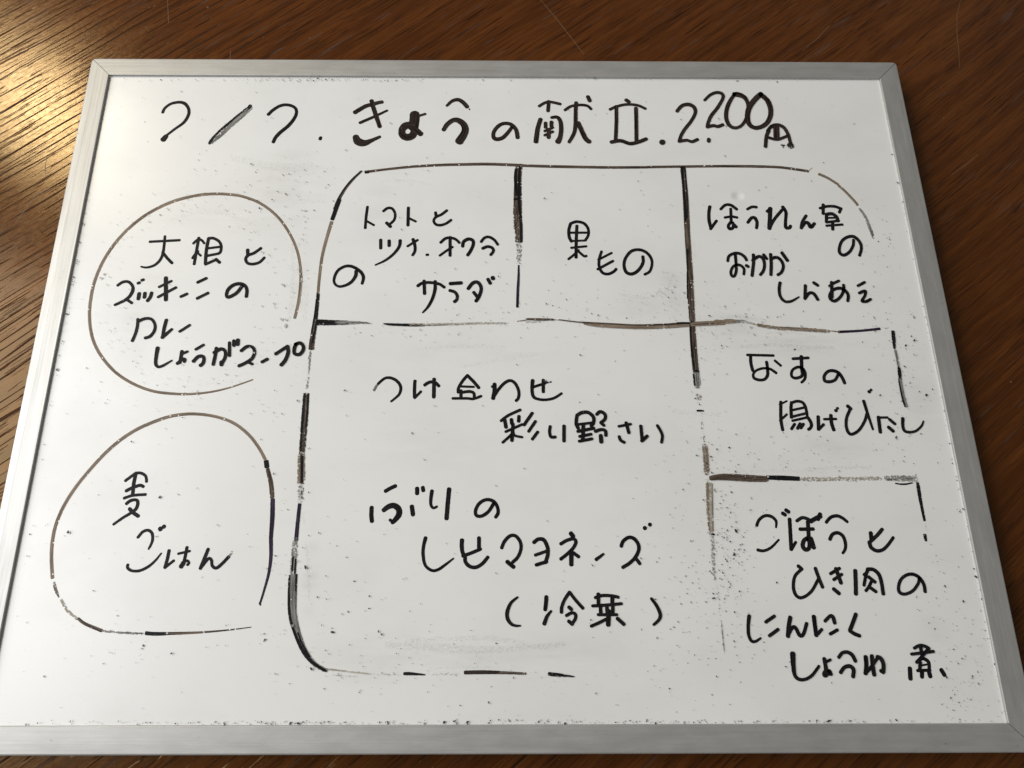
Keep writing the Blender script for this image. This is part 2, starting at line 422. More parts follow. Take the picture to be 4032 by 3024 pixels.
ink_mesh("drawn_circle", """
t 10 12503,19439,153 12622,20328,149 12635,21458,145 12521,22455,141 12236,23390,139 11734,24338,141 11093,25179,146 10244,25867,153 9343,26274,161 8464,26435,170 7528,26448,176 6682,26321,182 5785,26055,185 4983,25644,185 4210,25075,182 3481,24271,178 2921,23362,175 2526,22351,173 2322,21281,169 2313,20305,166 2390,19566,162 2591,18763,157 2905,18043,152 3408,17332,151 4116,16630,147 4992,16074,144 5966,15696,141 6837,15559,138 7759,15526,123 8795,15630,107 9753,15872,89 10768,16254,71
l 35 12498,22301,96 12674,21840,83 12713,21080,69 12688,20179,55
""", panel, "thin faded tan circle around the upper left dish", True)
ink_mesh("drawn_circle", """
p 0 12099,5987,98 12218,6508,108 12359,7270,136 12385,7983,166 12313,8767,185
p 0 12079,5946,158 12114,5964,158
p 0 12313,8767,186 12291,9687,213 12233,10528,201
d 18 12209,10590,212 12085,11254,212 11865,11926,187
k 0 11833,11991,229 11767,12295,229
t 10 11730,12347,148 11354,12933,145 10845,13527,144 10144,14059,144 9398,14360,145 8601,14514,149 7818,14541,155 7054,14426,161 6314,14157,165 5590,13802,169 4896,13292,169 4344,12735,168 3819,12054,166 3219,11128,164 2810,10249,162 2593,9383,160 2571,8592,158 2667,7872,155 2867,7044,156
t 30 2959,6869,138 3091,6577,136 3281,6258,135
l 35 3386,6171,143 3737,5711,140 4284,5312,138
d 15 4276,5362,121 4632,5135,132 5391,4852,144
g 35 5430,4852,105 6153,4776,105 7188,4725,105
k 0 7282,4755,168 7662,4724,157 8135,4727,146
d 0 8135,4731,129 8923,4752,112 9757,4788,88 10886,4880,61 11807,4992,38
""", panel, "tan and purple black circle around the lower left dish", True)
ink_mesh("drawn_compartment_lines", """
d 10 15541,27803,192 15974,27878,160 16844,28006,152 18057,28152,160 19519,28255,169 20984,28306,177 22207,28323,182 23919,28251,182
k 20 15541,27798,181 15734,27821,181
d 8 15367,27876,119 14933,27380,158 14535,26767,177 14240,26105,187 14084,25560,199
k 0 15295,27859,69 14864,27324,72 14466,26712,74 14192,26105,77
d 8 23865,28239,170 25186,28199,179 26653,28171,176 28611,28145,168 30573,28165,159
d 7 30569,28176,159 32338,28212,159 34799,28251,164 36764,28231,172
d 15 36764,28231,161 37741,28178,162 39139,27957,162
l 0 39143,27985,51 39364,28168,51
t 15 39656,27789,164 40111,27537,151 40603,27146,150
t 15 40600,27094,149 40871,26789,147 41290,26181,145 41449,25896,144
g 30 41508,25716,153 41725,25253,166 41839,24767,176 41936,24178,163 41940,23965,149
k 15 14292,26165,234 14121,25483,222 13990,24943,211
t 15 13973,24835,176 13778,23877,164 13616,22830,152 13561,21648,144 13554,20789,138
k 25 13567,20789,178 13561,20240,184 13551,19745,189 13551,19254,195
d 25 13541,19368,248 13489,18783,265 13459,18276,281 13447,17810,298
k 0 13514,20480,89 13487,19736,89 13398,18638,88
k 20 13626,19221,104 13510,18493,103 13483,18132,102
g 42 13402,17688,202 13403,17064,121 13416,16362,93 13379,15807,160
d 30 13366,15553,290 13392,14532,340 13393,13528,325 13395,12672,309
k 25 13300,15553,142 13295,14531,122 13309,13528,116 13326,12738,124
k 20 13477,15553,99 13494,14735,98 13496,13861,98
t 30 13369,12607,346 13425,11894,356 13463,11254,367
k 20 13407,12607,151 13457,11894,143 13501,11254,135
g 50 13465,11222,380 13485,10811,385 13515,10358,389
p 0 13475,10308,152 13452,9501,163 13445,8676,174
g 70 13460,9872,315 13445,9439,314
g 42 13413,8767,323 13419,7863,326 13440,7092,330
k 20 13378,7983,92 13377,7328,92
k 20 13498,7863,79 13508,7151,79
g 22 13423,7151,353 13491,6100,349 13597,5189,322
k 25 13283,7151,91 13331,6216,103 13444,5298,77
k 20 13582,7210,91 13618,6390,78 13658,5754,64
g 20 13465,6439,354 13501,6000,329 13581,5503,303 13816,4765,270 14160,4068,232 14650,3498,193 15210,3230,152
k 20 13316,6503,98 13374,5813,120 13498,5256,122 13762,4643,133 14099,4038,143 14516,3588,133 15179,3212,100
k 25 13848,4765,80 14117,4218,105 14510,3677,78
k 0 15017,3260,126 15177,3248,126
l 30 15174,3289,83 15429,3271,75 16197,3180,67 17091,3096,59
l 50 15444,3052,71 16462,2991,71
k 15 18475,3105,114 18742,3104,126 19379,3061,51
l 60 17092,3078,95 18489,3063,95
l 60 19506,3073,154 20141,3084,154 20968,3070,154
b 0 21063,3147,152 21859,3157,152 22559,3144,127
d 20 22559,3138,118 23069,3125,107 23674,3094,95
k 25 24642,3080,165 25106,3038,140 25741,2971,51
k 20 13621,19220,314 14097,19206,286 14550,19207,251 15138,19208,209
g 35 14550,19207,225 15454,19209,192 15908,19200,133 16317,19162,49
k 20 16905,19163,73 17270,19115,125 18176,19092,136 18855,19079,115
l 40 18175,19126,176 19081,19109,171 20440,19145,166 21801,19187,132 23049,19190,98
g 50 21074,19220,46 21213,18928,46
d 20 23948,19412,108 24585,19398,128 25290,19385,108
l 50 23764,19274,118 24218,19265,118 24810,19276,118
d 20 25563,19376,59 26402,19270,69 26855,19221,89
t 10 26808,19182,128 27306,19124,214 28213,19063,247 29574,19016,258 30943,19068,260 32089,19153,244
d 0 26765,19241,79 28218,19160,84 29580,19099,88 30950,19151,93 31592,19211,98
k 10 31408,19191,126 31775,19211,116 32093,19202,106
t 12 32089,19153,235 33006,19204,245 33749,19245,236
d 0 32270,19134,68 33004,19184,64 33747,19220,59
t 30 33295,19264,270 33863,19298,257 34494,19320,203
g 42 34371,19347,178 34929,19280,178
t 30 35382,19119,179 36398,18953,191 37458,18901,205 38884,18790,178
k 20 35417,19146,88 35602,19120,88
k 50 37215,18968,88 37838,18936,80 38342,18950,72
p 0 39382,18764,148 40458,18826,134 41480,18936,148
k 15 17134,19110,63 17723,19096,125 18403,19083,146 18946,19074,94
k 20 13637,19313,157 14545,19281,115 15908,19195,42
k 25 13651,19123,63 14329,19114,73 15141,19150,52
d 25 18946,19069,49 19535,19090,68 20078,19111,59
d 30 23491,19298,49 23764,19333,54 24038,19397,59
d 30 25267,19385,39 25586,19371,49
l 30 34928,19267,111 35172,19200,125 35444,19106,97
t 30 38857,18817,68 39446,18771,82
l 50 41613,18976,110 41987,18957,96
d 10 23703,28176,372 23642,27640,389 23620,26969,407 23602,25866,442 23586,25322,468
k 10 23545,28034,157 23505,27527,170 23518,26968,163 23551,26415,134
k 12 23742,28176,136 23706,27248,149 23695,26415,155 23705,25322,154
k 0 23500,26222,254 23519,26167,254
d 30 23591,25322,469 23600,24462,465
k 20 23740,25377,143 23728,24462,142
d 30 23618,24921,429 23634,24279,417 23636,23696,406
k 20 23761,24922,143 23776,24280,142 23759,23697,141
g 50 23627,23723,397 23643,23067,361 23635,22443,327
p 0 23611,22366,84 23593,21673,121 23547,20913,138 23514,20053,128
g 70 23482,20063,203 23555,19692,202
l 60 23636,20662,92 23649,19914,91
d 10 32410,28184,269 32433,27563,277 32437,26725,284 32417,25898,291 32357,24544,297
k 8 32395,28184,138 32384,27562,127 32374,26724,115 32344,25898,109 32302,25028,103
k 15 32552,28128,74 32536,27282,77 32535,26448,80 32513,25898,83
k 0 32414,28173,259 32438,28105,259
d 20 32433,26757,283 32370,25113,287 32338,24041,292 32311,22987,296 32274,21440,300
k 15 32370,26756,126 32365,25929,125 32327,24951,113
k 20 32516,26757,73 32481,25930,72 32413,25113,72
d 25 32273,21542,290 32221,20431,306 32170,19242,303
k 20 32276,23301,91 32220,22467,80 32142,21695,90 32059,20531,89
d 30 32077,20531,65 32064,19932,65 32078,19291,65
k 20 32115,19183,305 32206,19183,305
d 15 32152,19113,290 32139,18524,301 32121,17664,312 32125,16785,310
k 10 32077,19113,108 32023,18191,98 32043,17402,94 32066,16817,93
d 0 32246,19113,101 32221,18457,92 32226,17664,83 32230,17141,75
k 10 32007,16700,168 32263,16675,168
g 30 32136,16623,346 32132,16302,358 32132,15886,307
k 20 32007,16559,93 32016,15950,92
t 40 32148,15506,330 32141,15297,329
k 20 32006,14721,94 32320,14721,94
g 60 32221,14627,157 32197,14162,181 32171,13732,180
k 60 32219,13732,155 32215,13426,154 32200,13062,153
t 30 32218,13062,276 32217,12400,286 32193,11686,260
k 60 32235,11568,215 32231,11274,214
l 35 32233,11294,341 32204,10595,315 32152,9790,302 32147,8997,254
t 40 32198,11294,140 32134,10595,148 32094,9790,139 32095,9054,116
t 20 32403,11236,47 32338,10421,47 32239,9054,46
g 50 32173,8969,173 32163,8438,229 32120,7610,205 32120,6903,136
k 20 32152,8930,84 32284,8930,84
g 62 32176,6903,136 32199,6258,147 32207,5201,111 32218,3909,55
g 30 32235,5201,33 32245,3909,33
k 20 42075,18809,178 42039,18341,177 41991,17877,108
g 20 42016,17844,117 42036,17417,122 42032,16960,128
k 20 42045,16928,149 42025,16636,176 42012,16314,148
g 12 41988,16314,165 41985,15421,178 42051,14929,192
k 20 41932,16314,82 41937,15421,82 42001,14917,82
d 18 32321,11480,199 32971,11539,308 34138,11480,321 34986,11450,262
t 0 32386,11556,94 33096,11615,95 34148,11568,95
k 10 32675,11509,127 33315,11462,108 34135,11450,89
k 12 34965,11521,191 35608,11498,230 36484,11462,217
l 40 36512,11451,226 37656,11439,238 38835,11462,202 40307,11474,215
g 50 38378,11557,125 38707,11392,123 39172,11362,120
g 35 40484,11474,287 41191,11480,300 41836,11462,313
k 20 40915,11245,65 41319,11204,89 41743,11274,62
l 40 41928,11648,172 41952,11294,172
k 22 41953,11265,181 41942,10593,168 41947,10073,142 41963,9530,128
g 60 41975,9501,59 41949,9048,59
k 20 41852,8924,165 41854,8627,127
""", panel, "worn brown and black ruled lines of the lunch box", True)
ink_mesh("handwritten_title", """
k 0 4356,31514,176 4429,31783,169 4715,32072,177 5125,32182,189 5460,32106,198 5697,31819,179 5778,31491,181 5709,31135,187 5527,30809,179 5197,30496,163 4871,30162,154 4698,29986,163
k 0 4737,29987,279 4618,29783,327
k 25 9034,31926,152 8761,31655,164 8403,31267,175 8004,30821,168 7608,30379,160 7267,29911,145 7107,29592,130
g 25 9083,31836,256 8562,31179,264 8033,30557,248 7644,30058,224 7228,29610,207
k 30 9056,31956,241 8993,31836,181
k 30 7189,29737,197 7122,29551,173
k 0 10093,31406,197 10308,31681,195 10634,31946,195 10976,32044,194 11333,31968,185 11548,31789,170 11610,31521,179 11525,31164,201 11241,30690,214 10833,30248,217 10615,29927,204 10522,29648,193
k 0 13040,29949,187 13018,29845,187
b 0 14793,31567,263 15323,31958,257 15669,32080,244 16015,32203,229 16239,32252,220
b 0 15105,30897,188 15808,31274,176 16539,31695,139
b 0 15656,32333,237 15778,31901,248 15985,31245,247 16187,30655,236
b 0 14922,29993,355 15071,29703,462 15397,29612,410 15735,29747,259 16216,30011,173
b 0 18051,31464,536 18051,31137,559 18003,30605,558
b 0 17924,30752,455 17601,30721,448 17411,30484,399 17423,30162,392 17652,29988,446 17946,30077,433 18085,30370,407
b 0 18157,30459,313 18413,30196,312
b 0 18328,31376,152 18626,31484,152
b 0 19793,32029,157 20090,32344,201 20417,32419,238 20697,32227,245 20901,31957,246
b 0 21018,31819,80 21038,31784,80
b 0 19647,30466,238 19840,30820,262 20160,31088,282 20460,31059,331 20737,30795,367 20816,30442,390 20695,30090,428 20501,29740,471
b 0 23329,30630,192 23103,30277,211 22803,29954,234 22455,29894,247 22332,30098,213 22407,30449,212 22707,30804,216 23057,30895,216 23356,30778,227 23577,30455,228 23646,29987,236
b 0 24849,32019,172 25182,32250,176 25487,32300,181 26013,32164,181
b 0 25387,32342,205 25331,31709,204
b 0 24907,31170,238 24744,30578,251 24628,29730,265
b 0 25511,31280,178 25812,31306,217 25980,31057,233 26016,30584,246 25951,30056,260 25817,29735,324
b 0 25177,30934,203 25170,30639,203
b 0 25503,30995,214 25486,30729,213
b 0 25114,30403,158 25569,30641,158
b 0 25108,30140,157 25562,30376,158
b 0 25351,30522,224 25318,29995,223
b 0 26253,31762,157 26589,32016,163 27097,32109,168 27499,32051,167 27692,31841,160
b 0 26891,32259,216 26836,31597,215 26800,30883,214 26704,30294,204 26411,29709,185
b 0 26953,30943,259 27132,30413,274 27313,29946,280 27503,29743,275
b 0 27549,32657,229 27639,32384,229
b 0 29653,32443,229 29797,32322,228
b 0 28724,31817,160 29061,31999,163 29626,32152,167 30230,32107,169 30670,31887,168
b 0 29088,32029,205 29034,31012,204 28934,29895,202
b 0 30157,31914,217 30115,30899,215 30054,29842,213
b 0 28692,29719,222 29193,29809,225 29679,29636,225 30131,29726,219 30592,29932,216
b 20 31438,29732,362 31457,29720,362
b 0 32394,31715,192 32701,32078,211 33063,32170,238 33351,31991,232 33396,31630,192 33123,31092,185 32728,30557,185 32494,30145,184 32364,29765,189
b 0 32376,29782,185 32769,29854,188 33061,29768,186 33372,29915,179
b 0 33980,29930,211 33958,29790,211
b 0 33975,32447,150 34339,32814,168 34710,32969,196 34982,32879,204 35006,32605,182 34668,31997,191 34263,31455,195 34042,30978,191 33966,30693,190
b 0 33993,30711,198 34302,30801,203 34547,30743,202 34834,30863,195
b 12 35724,32913,166 35426,32485,208 35168,31940,227 35058,31340,230 35161,30864,227 35441,30659,203 35804,30779,173 36097,31166,177 36281,31705,174 36340,32248,203 36205,32641,275 35919,32823,328 35667,32852,305
b 12 37150,32890,287 36748,32492,305 36383,31946,298 36227,31345,282 36291,30870,273 36594,30664,256 37063,30814,251 37413,31232,258 37560,31831,282 37454,32435,301 37143,32829,296
b 0 37301,30491,199 37121,30108,199 36996,29466,200
b 0 37222,30461,186 37511,30787,200 37870,30848,220 38150,30672,213 38320,30231,197 38378,29705,191
b 0 37727,30699,335 37667,30081,333
b 0 37224,30050,179 37658,29923,176 38074,30065,168 38341,30202,165
b 35 38350,29559,401 38365,29519,401
b 0 37864,29575,76 38035,29552,76
b 0 37942,29558,56 37954,29413,56
""", panel, "title row of the day's menu with the date and the price 2,200 yen")
ink_mesh("handwritten_dish_name", """
k 0 4774,23646,148 6282,23740,148
k 0 5502,23964,143 5533,23397,151 5527,22928,157 5415,22566,161 5173,22308,152 4819,22194,129 4536,22239,98
k 0 5509,23058,156 5761,22748,156 6071,22439,157
k 0 7240,23875,165 7211,23037,164 7189,22390,163
k 0 7007,23559,147 7129,23706,149 7259,23796,148 7432,23718,133 7559,23560,129
k 0 7295,23115,145 7138,22881,144 7064,22725,142
k 0 7281,23037,120 7466,22856,119
k 0 7744,23850,175 7711,23143,173 7751,22418,170
k 0 7744,23850,170 8002,23851,164 8304,23668,151 8437,23406,148 8440,23093,158 8336,22978,168
k 0 7742,23273,136 8362,23364,137
k 0 7792,22857,147 8336,22978,148
k 0 7756,22377,159 8237,22625,159
k 0 8255,22667,170 8462,22481,170
k 0 9804,23201,179 9845,22889,179
k 0 10472,23297,158 10149,23020,163 9859,22889,167 9755,22681,150 9880,22449,154 10164,22399,164 10479,22503,155 10696,22762,144
k 0 3520,21195,146 3744,21377,158 4016,21398,155 4254,21186,150 4315,20935,173 4223,20634,174 4029,20410,167 3780,20260,156 3549,20136,144
k 0 4120,20410,146 4374,20237,145
k 0 4514,21318,157 4592,21349,157
k 0 4683,21480,158 4761,21516,158
k 0 4660,20760,191 4659,20461,190
k 0 4941,20776,180 4947,20546,179
k 0 5271,20797,175 5236,20562,179 5128,20363,183
k 0 5867,21620,207 6031,20414,205
k 0 5593,21114,134 6167,21444,135
k 0 5623,20563,144 6443,21091,145
k 0 6746,20590,155 7037,20741,155
k 0 7485,21371,156 7894,21600,157
k 0 7570,20493,154 8082,20794,155
k 0 9734,21174,182 9499,20797,185 9135,20571,185 9007,20696,165 9065,20997,182 9314,21239,188 9629,21300,184 9869,21200,167 9996,20949,165 10000,20598,168
k 0 4796,19376,146 4827,19011,148 4795,18623,152 4697,18229,153
k 0 4836,19254,164 5130,19401,162 5450,19377,147 5668,19110,140 5693,18770,153 5532,18480,161 5300,18384,161
k 0 6201,19330,171 6151,18868,169 6146,18409,167
k 0 6124,18409,182 6536,18844,139
k 0 6934,18724,140 7385,19064,140
k 0 5977,17859,205 5970,17431,174 6000,17054,156 6156,16891,138 6408,16985,126 6752,17220,84
k 0 7179,17694,166 7164,17292,166 7144,17103,167
k 0 7216,17575,126 7447,17680,127
k 0 7137,17160,168 7038,17065,168
k 0 7100,17103,146 7253,17292,147 7387,17282,128 7359,17150,139
k 0 7834,17790,138 8185,18029,138
k 0 7799,17175,177 7992,17411,179 8211,17435,164 8298,17270,161 8257,17058,173 8157,16964,177
k 0 8829,17863,166 8811,17436,166 8771,17011,166
k 0 8745,17625,179 9057,17816,176 9271,17697,157 9305,17389,167 9184,17082,171
k 0 9155,17144,199 9171,17003,199
k 0 9431,18151,153 9506,17460,152
k 0 9635,18247,163 9663,17984,162
k 0 9828,18286,193 9836,18046,193
k 0 10048,17722,167 10294,17937,168 10564,17914,154 10699,17676,153 10621,17344,164 10334,17108,166 10019,16943,166
k 0 10418,17155,144 10651,17038,144
k 0 11106,17146,155 11358,17298,156
k 0 11735,17559,166 12280,17964,167
k 0 12280,17964,171 12330,17631,174 12229,17252,180 12052,16993,182
k 0 12652,18060,177 12870,18133,171 13040,17965,160 13036,17727,170 12873,17537,176 12646,17584,160 12614,17869,165 12695,18084,171
""", panel, "four rows inside the upper circle at left")
ink_mesh("handwritten_dish_name", """
k 0 15777,25717,155 15737,25110,154 15723,24467,153
k 0 15748,24895,132 16164,24639,131
k 0 16616,25464,159 16832,25644,163 17073,25602,153 17228,25304,142 17194,24953,149 16990,24711,154
k 0 16807,24780,181 17021,24551,180
k 0 17906,25670,174 17918,24634,173
k 0 17927,25064,134 18314,24861,134
k 0 19324,25393,163 19363,25149,163
k 0 19909,25514,157 19636,25275,158 19354,25122,156 19240,24907,142 19363,24692,154 19601,24650,160 19884,24748,158 20142,24953,156
k 0 16549,23790,171 16571,23307,170
k 0 16984,23744,181 16996,23450,181
k 0 17548,23757,183 17514,23415,167 17249,22996,151 16844,22631,132 16345,22361,88
k 0 17936,23426,133 18442,23786,133
k 0 18205,23827,182 18310,23470,161 18320,23155,152 18211,22921,146
k 0 18926,22938,145 18991,22949,145
k 0 19622,23642,152 19853,23869,156 20088,23923,158 20372,23844,154 20587,23634,150
k 0 20102,23960,162 20119,22900,160
k 0 20238,23397,131 19913,23160,131 19591,22899,130
k 0 20754,23424,172 20799,23687,180 21033,23847,192 21269,23768,181 21294,23531,172 21179,23216,175 21018,22929,177
k 0 21694,23690,149 21882,23929,154 22118,23966,158 22377,23798,151 22551,23535,148
k 0 21780,23312,166 22024,23418,168 22259,23350,163 22329,23167,151 22188,22948,156
k 0 15388,22010,180 15379,21754,177 15190,21423,165 14880,21220,149 14561,21169,139 14342,21345,127 14313,21650,138 14460,22033,150 14770,22265,157 15094,22291,163 15427,22138,171 15672,21908,170 15778,21653,161 15726,21323,140
k 0 18520,21204,161 18746,21356,163 19114,21392,163 19578,21317,160 19858,21131,157
k 0 18835,21483,168 18877,20776,167
k 0 19390,21459,168 19391,21004,168 19274,20502,160 19057,20053,132 18814,19756,82
k 0 20155,21334,195 20708,21376,195
k 0 20138,20955,171 20369,20880,167 20510,20680,158 20490,20454,160 20377,20344,166
k 0 21058,21058,185 21286,21362,190 21517,21414,194 21680,21211,181 21704,20959,178 21590,20607,180 21453,20382,182
k 0 21336,20857,173 21521,20607,173
k 0 22049,21583,183 22164,21354,183
k 0 22285,21680,211 22308,21609,211
""", panel, "rows in the first upper compartment")
ink_mesh("handwritten_dish_name", """
k 0 26340,24769,173 26232,24394,172 26241,23969,175 26351,23731,180
k 0 26340,24769,169 26653,24878,173 27031,24772,170 27232,24451,157 27216,24078,152 27064,23812,154
k 0 26250,24234,137 27128,24237,137
k 0 26352,23757,124 27086,23786,124
k 0 26654,24636,173 26589,23758,172 26545,22814,171
k 0 26315,23362,134 27096,23454,134
k 0 26687,23232,136 26443,22970,136 26153,22720,137
k 0 26662,23180,142 26956,22894,144 27074,22910,144
k 0 27860,23157,150 27722,22714,150 27703,22300,153 27851,21966,163 28126,21889,164 28413,22018,157 28561,22173,153
k 0 27674,22688,128 28374,23080,129
k 0 27617,22155,148 28421,22622,149
k 0 29960,22876,171 29937,22512,169 29677,22099,173 29338,21893,185 29064,21994,183 28968,22355,168 29062,22770,162 29367,23162,167 29750,23268,172 30119,23138,168 30356,22825,156 30402,22462,144 30257,22049,142 29988,21869,145
""", panel, "two words in the middle upper compartment")
ink_mesh("handwritten_dish_name", """
k 0 33661,25797,184 33575,25388,184 33549,24955,188 33605,24525,190
k 0 33576,24471,162 33932,24956,163
k 0 34214,25635,158 34479,25882,168 34769,25883,180 35057,25638,177
k 0 34747,25664,166 34688,24851,165
k 0 34382,25147,149 34748,25202,152 35030,25149,153
k 0 34703,24905,174 34528,24689,170 34557,24501,198 34726,24529,175 34796,24744,176 34736,24851,192
k 0 34796,24744,195 34915,24594,195
k 0 35611,25640,154 35867,25778,160 36107,25767,166
k 0 35550,24854,173 35771,25124,181 35939,25125,200 36032,24882,179 35968,24533,172
k 0 36823,25699,226 36731,25128,225 36634,24508,224
k 0 36632,25507,178 36847,25699,178
k 0 36634,24508,169 36934,25020,171 37440,25619,174
k 0 37484,25783,193 37612,25456,181 37521,24914,174 37501,24565,193 37692,24565,186 37754,24673,169
k 0 38647,25270,170 38408,24917,169 38286,24540,170
k 0 38286,24540,180 38545,24864,191 38705,24810,212 38796,24596,209 39017,24811,183
k 0 39630,25928,176 39553,25382,175
k 0 39430,25708,158 39783,25819,163 40219,25820,169 40537,25685,170
k 0 40541,25712,159 40408,25466,159
k 0 39714,25328,175 39652,24894,175
k 0 39716,25344,197 40010,25383,205 40224,25194,198 40260,24950,186
k 0 39735,25138,117 40193,25150,117
k 0 39650,24878,149 40312,24978,149
k 0 39621,24679,138 40470,24752,138
k 0 39978,24896,175 39916,24465,174
k 0 40908,23855,161 40835,23537,156 40589,23168,158 40278,22984,179 40084,23114,178 40117,23430,158 40305,23800,158 40624,24024,174 40960,24041,190 41201,23750,181 41238,23380,162 41077,22960,156
k 0 34273,22628,148 34373,22915,151 34671,23072,165 34952,23047,172 35168,22865,169 35242,22683,163
k 0 34698,23099,164 34691,22577,159 34656,22112,152 34540,21804,148 34400,21803,160 34380,22060,141 34549,22344,143 34838,22412,158 35051,22216,150 35015,21882,140
k 0 35200,22382,182 35287,22320,182
k 0 35630,22997,172 35572,22476,170 35427,21806,168
k 0 35545,22658,164 35878,22893,175 36078,22789,178 36136,22478,163 36047,22116,156 35854,21858,156
k 0 36149,22998,167 36287,22764,167
k 0 36515,23025,173 36479,22479,171 36391,21860,170
k 0 36499,22765,174 36814,22844,183 37024,22636,177 37080,22325,161 36948,22015,156 36742,21861,161
k 0 37106,23106,189 37333,22663,189
k 0 36805,21426,167 36712,21045,160 36732,20642,159 36932,20391,155 37259,20417,134 37658,20644,80
k 0 38066,21277,169 37946,20544,167
k 0 37946,20544,153 38195,20847,161 38423,20822,180 38587,20495,174
k 0 38506,21430,170 38695,21278,170
k 0 39420,21458,171 39360,20950,170 39322,20623,169
k 0 39270,21229,139 39529,21408,142 39804,21536,144
k 0 40003,21307,160 39958,21002,154 39743,20649,152 39432,20422,167 39238,20522,177 39224,20748,154 39427,21026,158 39767,21129,176 40027,21003,181 40152,20750,166 40079,20423,156
k 0 40718,21258,142 41100,21462,142
k 0 40725,20853,152 40951,20964,157 41066,20954,157 40979,20702,142 40797,20425,155 41001,20400,158 41253,20526,150
""", panel, "rows in the upper right compartment")
ink_mesh("handwritten_dish_name", """
k 0 34730,17551,144 36010,17520,144
k 8 34886,17542,165 34862,17114,166 34910,16737,168
k 8 35633,17186,166 35636,16832,164 35598,16503,156 35417,16293,153 35147,16269,159 34935,16362,155 34911,16549,134 35066,16737,130 35393,16855,132 35748,16832,140 36036,16621,147
k 0 36046,17258,137 36306,16998,137
k 0 36935,17354,153 37707,17403,153
k 0 37369,17474,184 37307,16834,178 37301,16552,163 37171,16412,154 36897,16364,159 36759,16505,148 36862,16787,138 37149,16928,156 37361,16834,169 37442,16599,157 37382,16318,140 37203,16141,127
k 0 39046,16554,154 38848,16273,155 38567,16180,169 38351,16226,178 38348,16460,157 38551,16695,159 38827,16742,176 39078,16625,181 39219,16367,176 39292,16111,173
k 0 36080,15161,161 35980,14344,161 35998,13783,162
k 0 35997,15024,93 36373,15207,93
k 0 35922,14231,116 36290,14547,117
k 0 36585,15139,159 36519,14797,160 36489,14389,161
k 0 36582,15116,143 36880,15199,148 37134,15117,155 37233,14866,148 37253,14525,145
k 0 36558,14751,124 37192,14888,124
k 0 36539,14434,132 37196,14593,133
k 0 36513,14231,123 37213,14390,123
k 0 37241,14435,171 37380,14165,168 37371,13940,153 37222,13806,150
k 0 36602,14074,142 36418,13828,142
k 0 36868,14097,151 36704,13850,151
k 0 37018,14074,151 36860,13873,150
k 0 37768,14435,170 37702,13806,169
k 0 37702,13806,141 37977,14053,141
k 0 38035,14309,126 38607,14323,126
k 0 38383,14504,171 38359,14120,174 38419,13784,176
k 0 38644,14726,167 38677,14740,167
k 0 38735,14835,136 38764,14853,136
k 0 39252,14959,177 39385,14822,176
k 0 39363,14822,143 39122,14391,145 39039,13986,153 39098,13651,162 39284,13584,148 39620,13785,140 39950,14211,141 40117,14573,144
k 0 40064,15211,159 40146,14618,149 40279,13808,108
k 0 40389,15667,167 40418,15681,167
k 0 40497,15755,134 40517,15773,134
k 0 40641,14415,173 40622,14032,172 40607,13674,172
k 0 40637,14392,118 41077,14393,118
k 0 41149,14302,156 41374,14077,156
k 0 41041,13920,176 41227,13728,175
k 0 41794,14348,169 41731,13988,154 41776,13741,155 42004,13675,136 42322,13742,116 42630,13988,104 42758,14213,79
""", panel, "two rows right of the long upright line")
